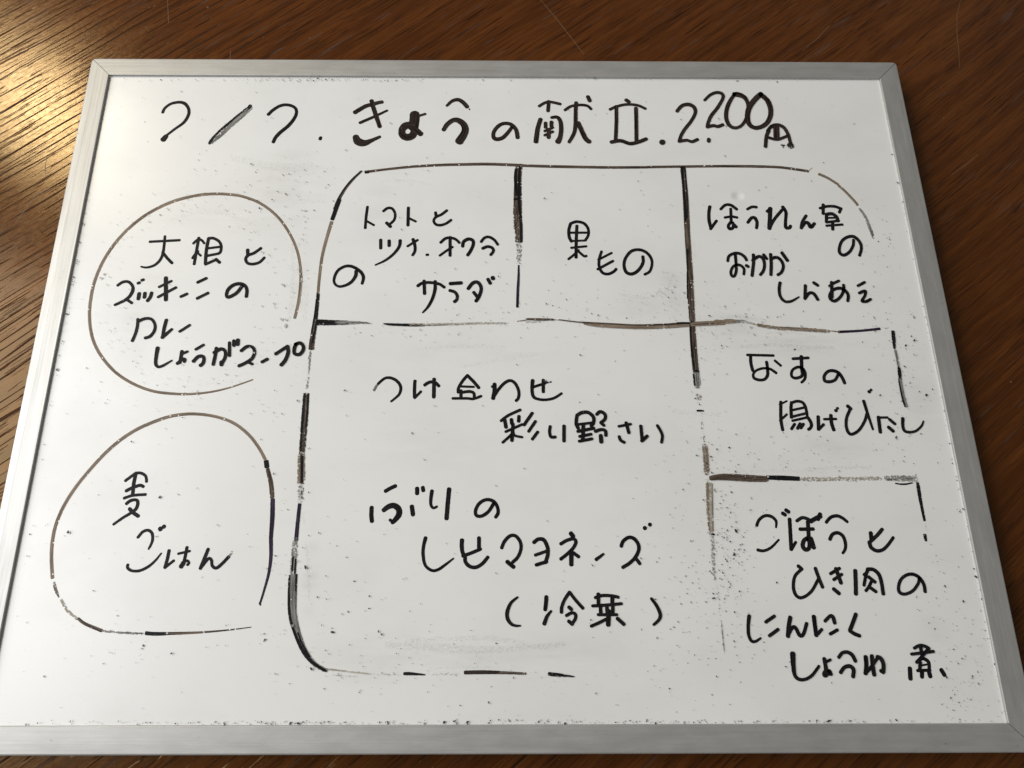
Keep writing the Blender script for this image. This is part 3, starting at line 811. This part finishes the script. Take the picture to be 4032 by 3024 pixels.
ink_mesh("handwritten_dish_name", """
g 12 16603,15731,136 16703,15939,132 16807,16078,129
k 0 16786,16054,139 17061,16310,140 17324,16357,147 17616,16241,155 17824,16009,158 17877,15756,150 17778,15480,135 17440,15169,108
k 0 18545,16196,170 18535,15802,170 18548,15389,169
k 0 18550,15343,136 18847,15665,137
k 0 19015,15988,168 19231,16127,169 19496,16127,167 19699,15942,163
k 0 19462,16290,189 19469,15390,188
k 0 21061,16478,156 20821,16175,155 20648,15851,152 20629,15621,151
k 0 21061,16478,165 21351,16176,164 21618,15852,163
k 0 20780,15920,119 21375,15898,119
k 0 20760,15713,160 20764,15391,160
k 0 20783,15621,157 21179,15667,157 21378,15575,152 21401,15346,150
k 0 20370,15322,137 21050,15323,137 21357,15301,137 21730,15438,137
k 0 22368,16038,199 22368,15714,198 22301,15324,197
k 0 22258,15908,147 22412,15992,147
k 0 22323,15393,152 22588,15807,153 22899,16131,156 23165,16215,159 23385,16039,155 23535,15670,152 23509,15348,150 23398,15211,152
k 0 24209,16226,189 24171,15809,170 24217,15441,163 24434,15294,147 24829,15258,137 25227,15350,135 25586,15580,125
k 0 24248,15901,137 24804,16087,137
k 30 24804,16087,79 25094,16157,79
k 0 24719,16249,161 24706,15648,160
k 0 22672,14215,142 23022,14485,143 23593,14757,144
k 0 22846,14260,177 22909,13902,177
k 0 23164,14283,177 23184,14081,177
k 0 23523,14440,168 23507,14193,167
k 0 22886,13688,132 23670,14045,133
k 0 23236,14059,167 23210,13635,167 23176,13259,166
k 0 23232,13635,131 23014,13414,130 22745,13171,130
k 0 23254,13635,122 23317,13502,123 23662,13423,123
k 0 24158,14599,159 23757,14014,158
k 0 24303,14194,149 23969,13702,148
k 0 24401,13680,148 24135,13326,148
k 0 24993,13948,148 24956,13681,149 25023,13437,152 25218,13437,152
k 0 25645,13971,167 25622,13238,166
k 0 26271,14442,168 26228,14083,168 26315,13859,170
k 0 26273,14487,170 26518,14623,172 26824,14623,176 27055,14398,172 27043,14128,166 26928,13972,166
k 0 26278,14038,134 27000,14128,134
k 0 26287,13704,161 27053,13860,161
k 0 26561,14038,177 26509,13283,175
k 0 26365,13459,151 26911,13571,151
k 0 26335,13230,150 26944,13349,150
k 0 27214,14533,159 27395,14669,165 27607,14534,164 27596,14308,157 27392,14129,157
k 0 27392,14129,155 27538,13994,155
k 0 27112,13704,160 27398,13793,162 27590,13727,163 27601,13504,158
k 0 27362,13504,195 27370,13195,195
k 0 28231,13950,133 28804,14062,133
k 0 28590,14129,161 28692,13638,161
k 0 28226,13460,151 28282,13283,154 28448,13173,154
k 0 29277,13973,159 29298,13284,158
k 0 29274,13240,163 29549,13483,164
k 0 30062,13996,145 30214,13684,144 30263,13461,140 30199,13174,137
""", panel, "two rows at the top of the large compartment")
ink_mesh("handwritten_dish_name", """
k 0 17357,10888,184 17583,11023,184 17810,11129,184
k 0 18805,11015,199 18813,10778,198
k 0 19066,11057,189 19091,10913,189
k 0 16762,10143,197 16768,9769,196 16806,9522,195
k 0 17311,10018,209 17534,10184,245 17783,10226,265 17999,10059,281 18008,9810,271 17850,9583,226 17731,9460,181
k 0 17622,9583,147 17695,9530,147
k 0 18588,10192,205 18654,9818,204
k 0 19491,10896,181 19449,10560,162 19456,10267,143 19565,10121,124 19731,10183,117
k 0 20274,10981,208 20229,10392,207 20180,9644,205
k 0 22307,10308,161 22097,9975,161 21805,9767,160 21555,9768,159 21491,9975,161 21615,10266,162 21845,10454,162 22097,10496,162 22349,10391,162 22495,10141,161 22515,9891,161 22410,9705,160
k 0 19253,8785,169 19172,8421,159 19163,8020,149 19277,7581,137 19569,7363,135 19853,7402,137 20176,7620,121 20519,7879,78
k 0 20891,8683,195 20882,8420,188 20926,8138,179 21031,7978,168 21054,7739,169 21240,7540,169 21526,7500,164 21812,7658,161 22057,7937,157
k 0 20928,7986,155 21317,8118,155 21727,8290,156
k 0 21655,8784,177 21657,8339,176
k 0 22675,8338,158 22800,8621,158 23050,8864,157 23299,8864,158 23503,8620,159 23540,8297,158 23391,7936,156 23163,7717,155
k 0 22918,7737,190 23202,7506,190
k 0 24122,8579,173 24332,8721,173 24579,8680,177 24736,8336,177 24729,8015,175 24618,7696,174
k 0 24174,8023,145 24692,8196,146
k 0 24206,7596,161 24681,7735,161
k 0 25800,8979,206 25900,8844,206
k 0 25330,8512,155 25624,8674,155 25916,8734,158 26015,8592,159 25881,8330,155 25605,8068,154 25310,7848,153
k 0 25793,8149,203 25774,7609,202
k 0 25874,8128,159 26115,7948,159
k 0 26891,7827,161 27232,8067,110
k 0 28046,8409,165 28149,8631,162 28408,8794,164 28653,8732,172 28823,8469,171 28805,8186,165 28600,7866,161 28340,7646,159 28064,7487,159
k 0 28682,7865,162 28833,7646,161
k 0 29149,9218,189 29174,9210,189
k 0 29393,9370,181 29413,9362,181
k 0 23361,6219,92 23076,5987,135 22912,5642,163 22910,5337,163 23068,5108,142 23267,5032,114 23467,5032,81
k 0 24626,6236,173 24599,5947,172 24561,5697,172
k 0 24821,5639,100 24635,5410,151 24507,5106,169
k 0 25652,6429,144 25419,6100,144 25289,5792,145 25270,5581,146
k 0 25652,6429,148 25904,6099,147 26214,5752,146
k 0 25603,5799,162 25713,5703,162
k 0 25479,5447,139 25724,5561,139 25882,5485,147 25855,5294,143 25708,5104,141
k 0 25572,5218,152 25727,5085,152
k 0 26777,6195,140 27085,6284,141 27490,6271,142 27790,6213,143
k 0 26918,6350,165 26906,5905,164
k 0 27530,6271,173 27513,5943,173
k 0 26641,5848,140 27268,5885,140 27917,5942,140
k 0 26985,5866,156 26989,5521,155
k 0 27267,5866,156 27270,5521,155
k 0 27531,5904,156 27514,5559,155
k 0 26866,5483,131 27690,5482,131
k 0 27336,5636,206 27288,5064,205
k 0 27199,5292,137 26871,5140,137 26545,5008,137
k 0 27702,5329,163 27970,5082,163
k 0 29245,6153,132 29447,5863,150 29584,5517,157 29527,5288,140 29271,5061,113
""", panel, "large lower rows with brackets in the large compartment")
ink_mesh("handwritten_dish_name", """
k 0 34265,9322,146 34398,9570,143 34671,9756,147 34963,9735,155 35169,9528,140 35134,9239,98
k 0 34185,8242,150 34449,8202,136 34798,8343,124 35192,8687,99
k 0 35680,10022,180 35803,9934,180
k 0 35510,9876,180 35627,9801,179
k 0 35796,9610,181 35756,9034,180 35700,8261,179
k 0 35700,8261,166 35949,8585,133
k 0 36113,9528,152 36384,9672,158 36627,9610,169 36779,9486,171
k 0 36784,9527,202 37056,9672,203 37233,9734,205
k 0 37088,9602,196 37226,9838,196
k 0 36611,9486,190 36564,8829,189
k 0 36211,9157,168 36819,9165,168
k 0 36559,8788,183 36334,8666,183 36239,8423,198 36322,8261,202 36493,8301,182 36567,8544,197 36527,8707,204
k 0 36645,8747,213 36727,8341,212
k 0 37447,9465,150 37690,9692,151 37993,9755,159 38230,9651,155 38415,9485,134
k 0 37506,8706,167 37663,8931,157 37923,8992,164 38128,8828,166 38184,8502,154 38126,8260,136 37999,8098,123
k 0 39407,8991,190 39383,8664,190
k 0 39957,9155,164 39659,8868,163 39324,8603,163
k 0 39279,8583,186 39323,8340,184 39549,8198,169 39850,8258,148 40140,8501,143 40397,8786,139
k 0 35917,7540,166 36063,7400,166
k 0 35996,7361,138 35716,7103,141 35592,6710,149 35620,6358,154 35801,6183,146 36096,6260,135 36415,6513,137 36720,6945,139
k 0 36673,7439,164 36757,7063,164 36880,6630,164
k 0 37310,7201,145 37756,7438,145
k 0 37416,6944,144 37820,7180,144
k 0 37588,7419,183 37724,6806,182
k 0 37359,6551,174 37575,6356,174
k 0 38441,7338,186 38382,6825,185 38314,6336,184
k 0 39009,7417,144 38843,7021,144 38732,6706,145
k 0 38802,7148,136 38990,7298,136
k 0 39006,7397,166 39250,7377,174 39464,7179,178 39529,6823,172 39529,6334,170
k 0 38993,7060,158 39245,6843,158
k 0 39085,6863,139 38924,6628,137 38776,6471,136
k 0 38965,6628,156 39219,6432,156
k 0 41245,7018,145 41162,6782,138 40859,6469,133 40509,6333,140 40274,6392,158 40253,6626,147 40410,6940,136 40691,7138,137 40986,7177,151 41249,7038,160 41400,6743,158 41404,6429,153
k 0 33482,5416,171 33398,5016,154 33377,4638,148 33470,4394,140 33647,4375,118 33882,4506,93
k 0 34179,5167,149 34591,5414,150
k 0 34273,4599,148 34685,4863,148
k 0 35277,5356,186 35161,4976,186 35079,4579,187
k 0 35098,4636,152 35316,4937,149 35455,4918,169 35596,4616,167 35763,4672,152 35962,5107,157
k 0 36315,5393,184 36311,5012,184 36317,4615,183
k 0 36339,4633,140 36591,4860,141
k 0 36780,5201,149 37032,5411,149 37148,5372,172 37192,5124,169
k 0 36926,4670,139 37271,4840,139
k 0 38175,5486,172 38004,5161,171 37811,4820,170
k 0 37808,4801,169 37971,4687,167 38197,4593,165
k 0 35194,3871,231 35160,3446,205 35167,3042,165 35301,2860,151 35574,2841,137 35911,3004,129 36258,3370,124
k 0 36525,3664,173 36544,3296,171 36488,3040,167
k 0 36620,3553,122 36790,3627,122
k 0 36613,3222,136 36439,3113,141 36441,2985,152 36587,3040,137 36687,3186,143 36725,3039,157
k 0 37160,3719,147 37347,3904,145 37589,3922,159 37768,3792,169 37853,3570,168
k 0 37150,3111,154 37338,3313,151 37584,3367,166 37720,3220,175 37658,2946,167
k 0 38324,3735,189 38297,3366,186 38211,3073,182
k 0 38211,3073,136 38534,3365,138 38827,3697,139
k 0 38600,3772,181 38574,3365,181 38577,3017,181
k 0 38833,3734,182 38979,3660,188 39042,3438,183 38993,3144,178
k 0 38881,3181,148 38987,3108,148
k 0 40487,4084,129 40747,4196,134 40980,4158,147 41123,4065,151
k 0 40784,4177,157 40762,3842,156
k 0 40324,3843,134 40813,3897,134 41301,3952,135
k 0 41056,4027,137 40789,3767,136 40483,3509,135
k 0 40645,3527,152 40562,3178,151
k 0 40686,3638,142 40848,3656,154 41023,3526,162 41011,3250,156
k 0 40638,3380,86 41026,3434,86
k 0 40483,3178,135 41041,3195,135
k 0 40175,3270,197 40129,2857,196
k 0 40674,3141,186 40635,2929,186
k 0 40971,3140,194 40994,2946,193
k 0 41518,3205,189 41617,3000,189
""", panel, "four rows in the lower right compartment")
ink_mesh("handwritten_dish_name", """
k 0 5838,11731,147 5632,11560,146 5408,11369,146
k 0 5839,11722,148 6071,11722,141 6302,11582,135 6381,11327,141
k 0 5830,11646,176 5809,11221,174 5836,10757,172
k 0 5513,10904,163 5792,11052,162 6112,11157,157 6268,11094,147
k 0 5468,10569,141 5845,10694,139 6424,10736,137
k 0 5610,10319,153 5796,10464,156 6043,10485,147 6127,10339,159 6081,10090,163 5881,9904,147 5542,9677,134 5174,9390,123
k 0 5790,10090,173 5960,9924,173 6234,9759,174
k 0 6352,8812,131 6542,9063,141 6780,9124,137 6965,8982,133 7025,8698,134 6975,8477,119 6905,8304,92
k 0 7292,9177,213 7322,9193,213
k 0 7440,9299,190 7460,9275,190
k 0 6082,7620,139 6103,7481,128 6303,7363,123 6627,7362,132 6969,7520,128 7257,7777,111 7495,8115,74
k 0 7826,8235,153 7796,7856,152 7742,7499,152
k 0 7742,7499,128 8089,7796,128
k 0 8253,8095,115 8748,8214,116
k 0 8605,8375,143 8575,7975,143 8539,7617,143
k 0 8529,7697,201 8448,7538,201
k 0 8488,7697,126 8679,7796,120 8773,7696,120 8722,7617,128
k 0 9557,8294,154 9441,7894,154 9310,7458,153
k 0 9326,7498,146 9606,7874,145 9756,7815,132 9824,7576,131 10018,7477,140 10278,7695,145 10513,7973,146
g 40 10513,7973,102 10634,8173,102
""", panel, "three rows inside the lower circle at left")

# ------------------------------------------------------------------ crumbs and flecks of dried ink
def fleck_material(name, c):
    m, nt, b = new_mat(name); b.inputs['Base Color'].default_value = (*c, 1); b.inputs['Roughness'].default_value = 0.7
    return m
CLUSTERS = [(0.225, 0.175, 0.21, 0.16, 99.0, 650, 0), (0.1232, 0.0121, 0.0635, 0.0005, -0.005, 190, 0), (0.3068, 0.012, 0.0785, 0.0005, 0.0, 260, 0), (0.1263, 0.3365, 0.0632, 0.0005, 0.006, 110, 0), (0.1155, 0.3369, 0.0189, 0.0006, 0.006, 50, 0), (0.3308, 0.3374, 0.0595, 0.0007, 0.0, 30, 0), (0.439, 0.2416, 0.0476, 0.001, -1.566, 60, 0), (0.4395, 0.1013, 0.0484, 0.0012, -1.584, 110, 0), (0.4393, 0.2113, 0.0294, 0.0007, -1.57, 50, 0), (0.0131, 0.2042, 0.0513, 0.0006, 1.585, 45, 0), (0.1043, 0.2683, 0.03034, 0.01111, 0.0, 110, 0), (0.2747, 0.1979, 0.0395, 0.0091, 0.0, 130, 0), (0.3351, 0.1939, 0.01062, 0.01154, 0.0, 70, 0), (0.3289, 0.0819, 0.00618, 0.02322, 0.0, 150, 0), (0.3205, 0.0786, 0.00547, 0.02168, 0.0, 60, 0), (0.3057, 0.0644, 0.01079, 0.01975, 0.0, 100, 0), (0.1613, 0.0635, 0.01003, 0.01964, 0.0, 45, 0), (0.1749, 0.0343, 0.03646, 0.00981, 0.0, 80, 0), (0.4211, 0.186, 0.01059, 0.01141, 0.0, 80, 0), (0.4211, 0.1571, 0.00886, 0.01872, 0.0, 70, 0), (0.4253, 0.0536, 0.0094, 0.02204, 0.0, 130, 0), (0.4271, 0.0237, 0.00913, 0.00846, 0.0, 70, 0), (0.3585, 0.1272, 0.03155, 0.00732, 0.0, 70, 0), (0.3237, 0.1647, 0.00887, 0.01893, 0.0, 50, 0), (0.1314, 0.0754, 0.0054, 0.02008, 0.0, 40, 0), (0.0609, 0.1529, 0.02458, 0.00914, 0.0, 40, 0), (0.0632, 0.0437, 0.0209, 0.00746, 0.0, 40, 0), (0.3687, 0.2421, 0.00475, 0.00712, 0.0, 10, 0), (0.4258, 0.2364, 0.00632, 0.01242, 0.0, 40, 0), (0.1248, 0.2283, 0.00464, 0.02458, 0.0, 50, 2), (0.3435, 0.1212, 0.0285, 0.00578, 0.0, 40, 2), (0.1203, 0.1492, 0.00867, 0.00757, 0.0, 25, 0), (0.1866, 0.1882, 0.027, 0.00485, 0.0, 50, 0), (0.2453, 0.0241, 0.03882, 0.00721, 0.0, 40, 0), (0.3561, 0.1899, 0.01363, 0.00489, 0.0, 40, 2), (0.439, 0.2416, 0.0476, 0.0007, -1.566, 16, 3), (0.4385, 0.1242, 0.0639, 0.0008, -1.578, 46, 3), (0.2248, 0.012, 0.1244, 0.0004, -0.002, 60, 3), (0.1263, 0.3366, 0.0632, 0.0004, 0.004, 22, 3), (0.0131, 0.2042, 0.0513, 0.0003, 1.585, 22, 3), (0.3289, 0.0819, 0.00522, 0.02601, 0.0, 60, 3), (0.3294, 0.0819, 0.00549, 0.02602, 0.0, 80, 0), (0.3087, 0.0731, 0.01224, 0.02145, 0.0, 14, 3), (0.1549, 0.0592, 0.00799, 0.01552, 0.0, 8, 3), (0.1043, 0.2683, 0.03034, 0.01111, 0.0, 14, 3), (0.2746, 0.1965, 0.0349, 0.00824, 0.0, 18, 3), (0.42, 0.1648, 0.00743, 0.02059, 0.0, 16, 3), (0.3463, 0.0463, 0.03323, 0.01909, 0.0, 0, 3), (0.225, 0.175, 0.2, 0.15, 99.0, 22, 3), (0.1189, 0.2072, 0.00395, 0.00433, 0.0, 7, 2), (0.1188, 0.1973, 0.00392, 0.00426, 0.0, 7, 2), (0.1168, 0.188, 0.00388, 0.0042, 0.0, 7, 2), (0.113, 0.1797, 0.00386, 0.00414, 0.0, 7, 2), (0.1076, 0.1727, 0.00383, 0.00409, 0.0, 7, 2), (0.101, 0.1672, 0.00381, 0.00405, 0.0, 7, 2), (0.0932, 0.1634, 0.0038, 0.00402, 0.0, 7, 2), (0.0847, 0.1614, 0.00379, 0.004, 0.0, 7, 2), (0.0758, 0.1614, 0.00379, 0.004, 0.0, 7, 2), (0.0669, 0.1633, 0.00379, 0.00402, 0.0, 7, 2), (0.0582, 0.1671, 0.0038, 0.00404, 0.0, 7, 2), (0.0502, 0.1726, 0.00382, 0.00408, 0.0, 7, 2), (0.0431, 0.1796, 0.00384, 0.00413, 0.0, 7, 2), (0.0373, 0.1879, 0.00387, 0.00419, 0.0, 7, 2), (0.0331, 0.1971, 0.0039, 0.00425, 0.0, 7, 2), (0.0305, 0.207, 0.00393, 0.00432, 0.0, 7, 2), (0.0299, 0.217, 0.00396, 0.0044, 0.0, 7, 2), (0.0312, 0.2267, 0.004, 0.00447, 0.0, 7, 2), (0.0345, 0.2357, 0.00403, 0.00454, 0.0, 7, 2), (0.0397, 0.2435, 0.00405, 0.0046, 0.0, 7, 2), (0.0465, 0.2498, 0.00408, 0.00464, 0.0, 7, 2), (0.0547, 0.2542, 0.00409, 0.00468, 0.0, 7, 2), (0.0638, 0.2565, 0.0041, 0.0047, 0.0, 7, 2), (0.0734, 0.2565, 0.0041, 0.0047, 0.0, 7, 2), (0.083, 0.2543, 0.0041, 0.00468, 0.0, 7, 2), (0.0923, 0.2499, 0.00409, 0.00465, 0.0, 7, 2), (0.1007, 0.2437, 0.00407, 0.0046, 0.0, 7, 2), (0.1078, 0.2359, 0.00404, 0.00455, 0.0, 7, 2), (0.1133, 0.2269, 0.00401, 0.00448, 0.0, 7, 2), (0.1171, 0.2172, 0.00398, 0.00441, 0.0, 7, 2), (0.313, 0.2189, 0.0034, 0.00273, 0.0, 2, 2), (0.3126, 0.2179, 0.0034, 0.00272, 0.0, 2, 2), (0.3123, 0.2169, 0.0034, 0.00272, 0.0, 2, 2), (0.3119, 0.2159, 0.0034, 0.00272, 0.0, 2, 2), (0.3115, 0.2149, 0.00339, 0.00271, 0.0, 2, 2), (0.3112, 0.214, 0.00339, 0.00271, 0.0, 2, 2), (0.3108, 0.213, 0.00339, 0.0027, 0.0, 2, 2), (0.3102, 0.2095, 0.00338, 0.00269, 0.0, 2, 2), (0.3099, 0.2091, 0.00338, 0.00268, 0.0, 2, 2), (0.3096, 0.2086, 0.00338, 0.00268, 0.0, 2, 2), (0.3092, 0.2082, 0.00337, 0.00268, 0.0, 2, 2), (0.3089, 0.2078, 0.00337, 0.00268, 0.0, 2, 2), (0.3086, 0.2073, 0.00337, 0.00268, 0.0, 2, 2), (0.3083, 0.2069, 0.00337, 0.00267, 0.0, 2, 2)]
V = []; F = []; MI = []
rs = random.Random(21)
def fleck(x, y, r, mi):
    if not (FW + 0.0004 < x < W - FW - 0.0004 and FW + 0.0003 < y < H - FW - 0.0003): return
    k = rs.randint(5, 7); a0 = rs.uniform(0, 6.28); st = rs.uniform(1.0, 2.2); an = rs.uniform(0, 3.14); b = len(V)
    hgt = FACE + 0.00042 + 0.00002 * (len(F) % 20)
    for i in range(k):
        t = a0 + i * 2 * math.pi / k; q = r * rs.uniform(0.6, 1.2)
        px, py = q * math.cos(t) * st, q * math.sin(t)
        V.append((x + px * math.cos(an) - py * math.sin(an), y + px * math.sin(an) + py * math.cos(an), hgt))
    F.append(tuple(range(b, b + k))); MI.append(mi)
def size(kind):
    return min(abs(rs.lognormvariate(math.log({0: 0.000135, 2: 0.00019, 3: 0.00024}[kind]), 0.45)), 0.00065)
for x, y, sx, sy, ang, n, kind in CLUSTERS:
    for _ in range(n):
        if ang == 99: dx, dy = rs.uniform(-sx, sx), rs.uniform(-sy, sy)
        else:
            gx, gy = rs.gauss(0, sx), rs.gauss(0, sy)
            dx, dy = gx * math.cos(ang) - gy * math.sin(ang), gx * math.sin(ang) + gy * math.cos(ang)
        r = size(kind)
        mi = 2 if kind == 2 else 0 if kind == 3 else (0 if rs.random() < 0.38 else 1)
        fleck(x + dx, y + dy, r, mi)
        if r > 0.0002 and kind == 0 and rs.random() < 0.3:
            fleck(x + dx + rs.uniform(-1, 1) * 0.0006, y + dy + rs.uniform(-1, 1) * 0.0005, r * 0.6, 0)
me = bpy.data.meshes.new("ink_crumbs"); me.from_pydata(V, [], F)
cr = obj("ink_crumbs", me, [fleck_material("crumb_dark", (0.028, 0.027, 0.036)), fleck_material("crumb_grey", (0.22, 0.21, 0.22)), fleck_material("crumb_pale", (0.46, 0.445, 0.43))], panel)
me.polygons.foreach_set("material_index", MI)
cr["kind"] = "stuff"
cr["label"] = "scattered crumbs and flecks of dried dark ink"
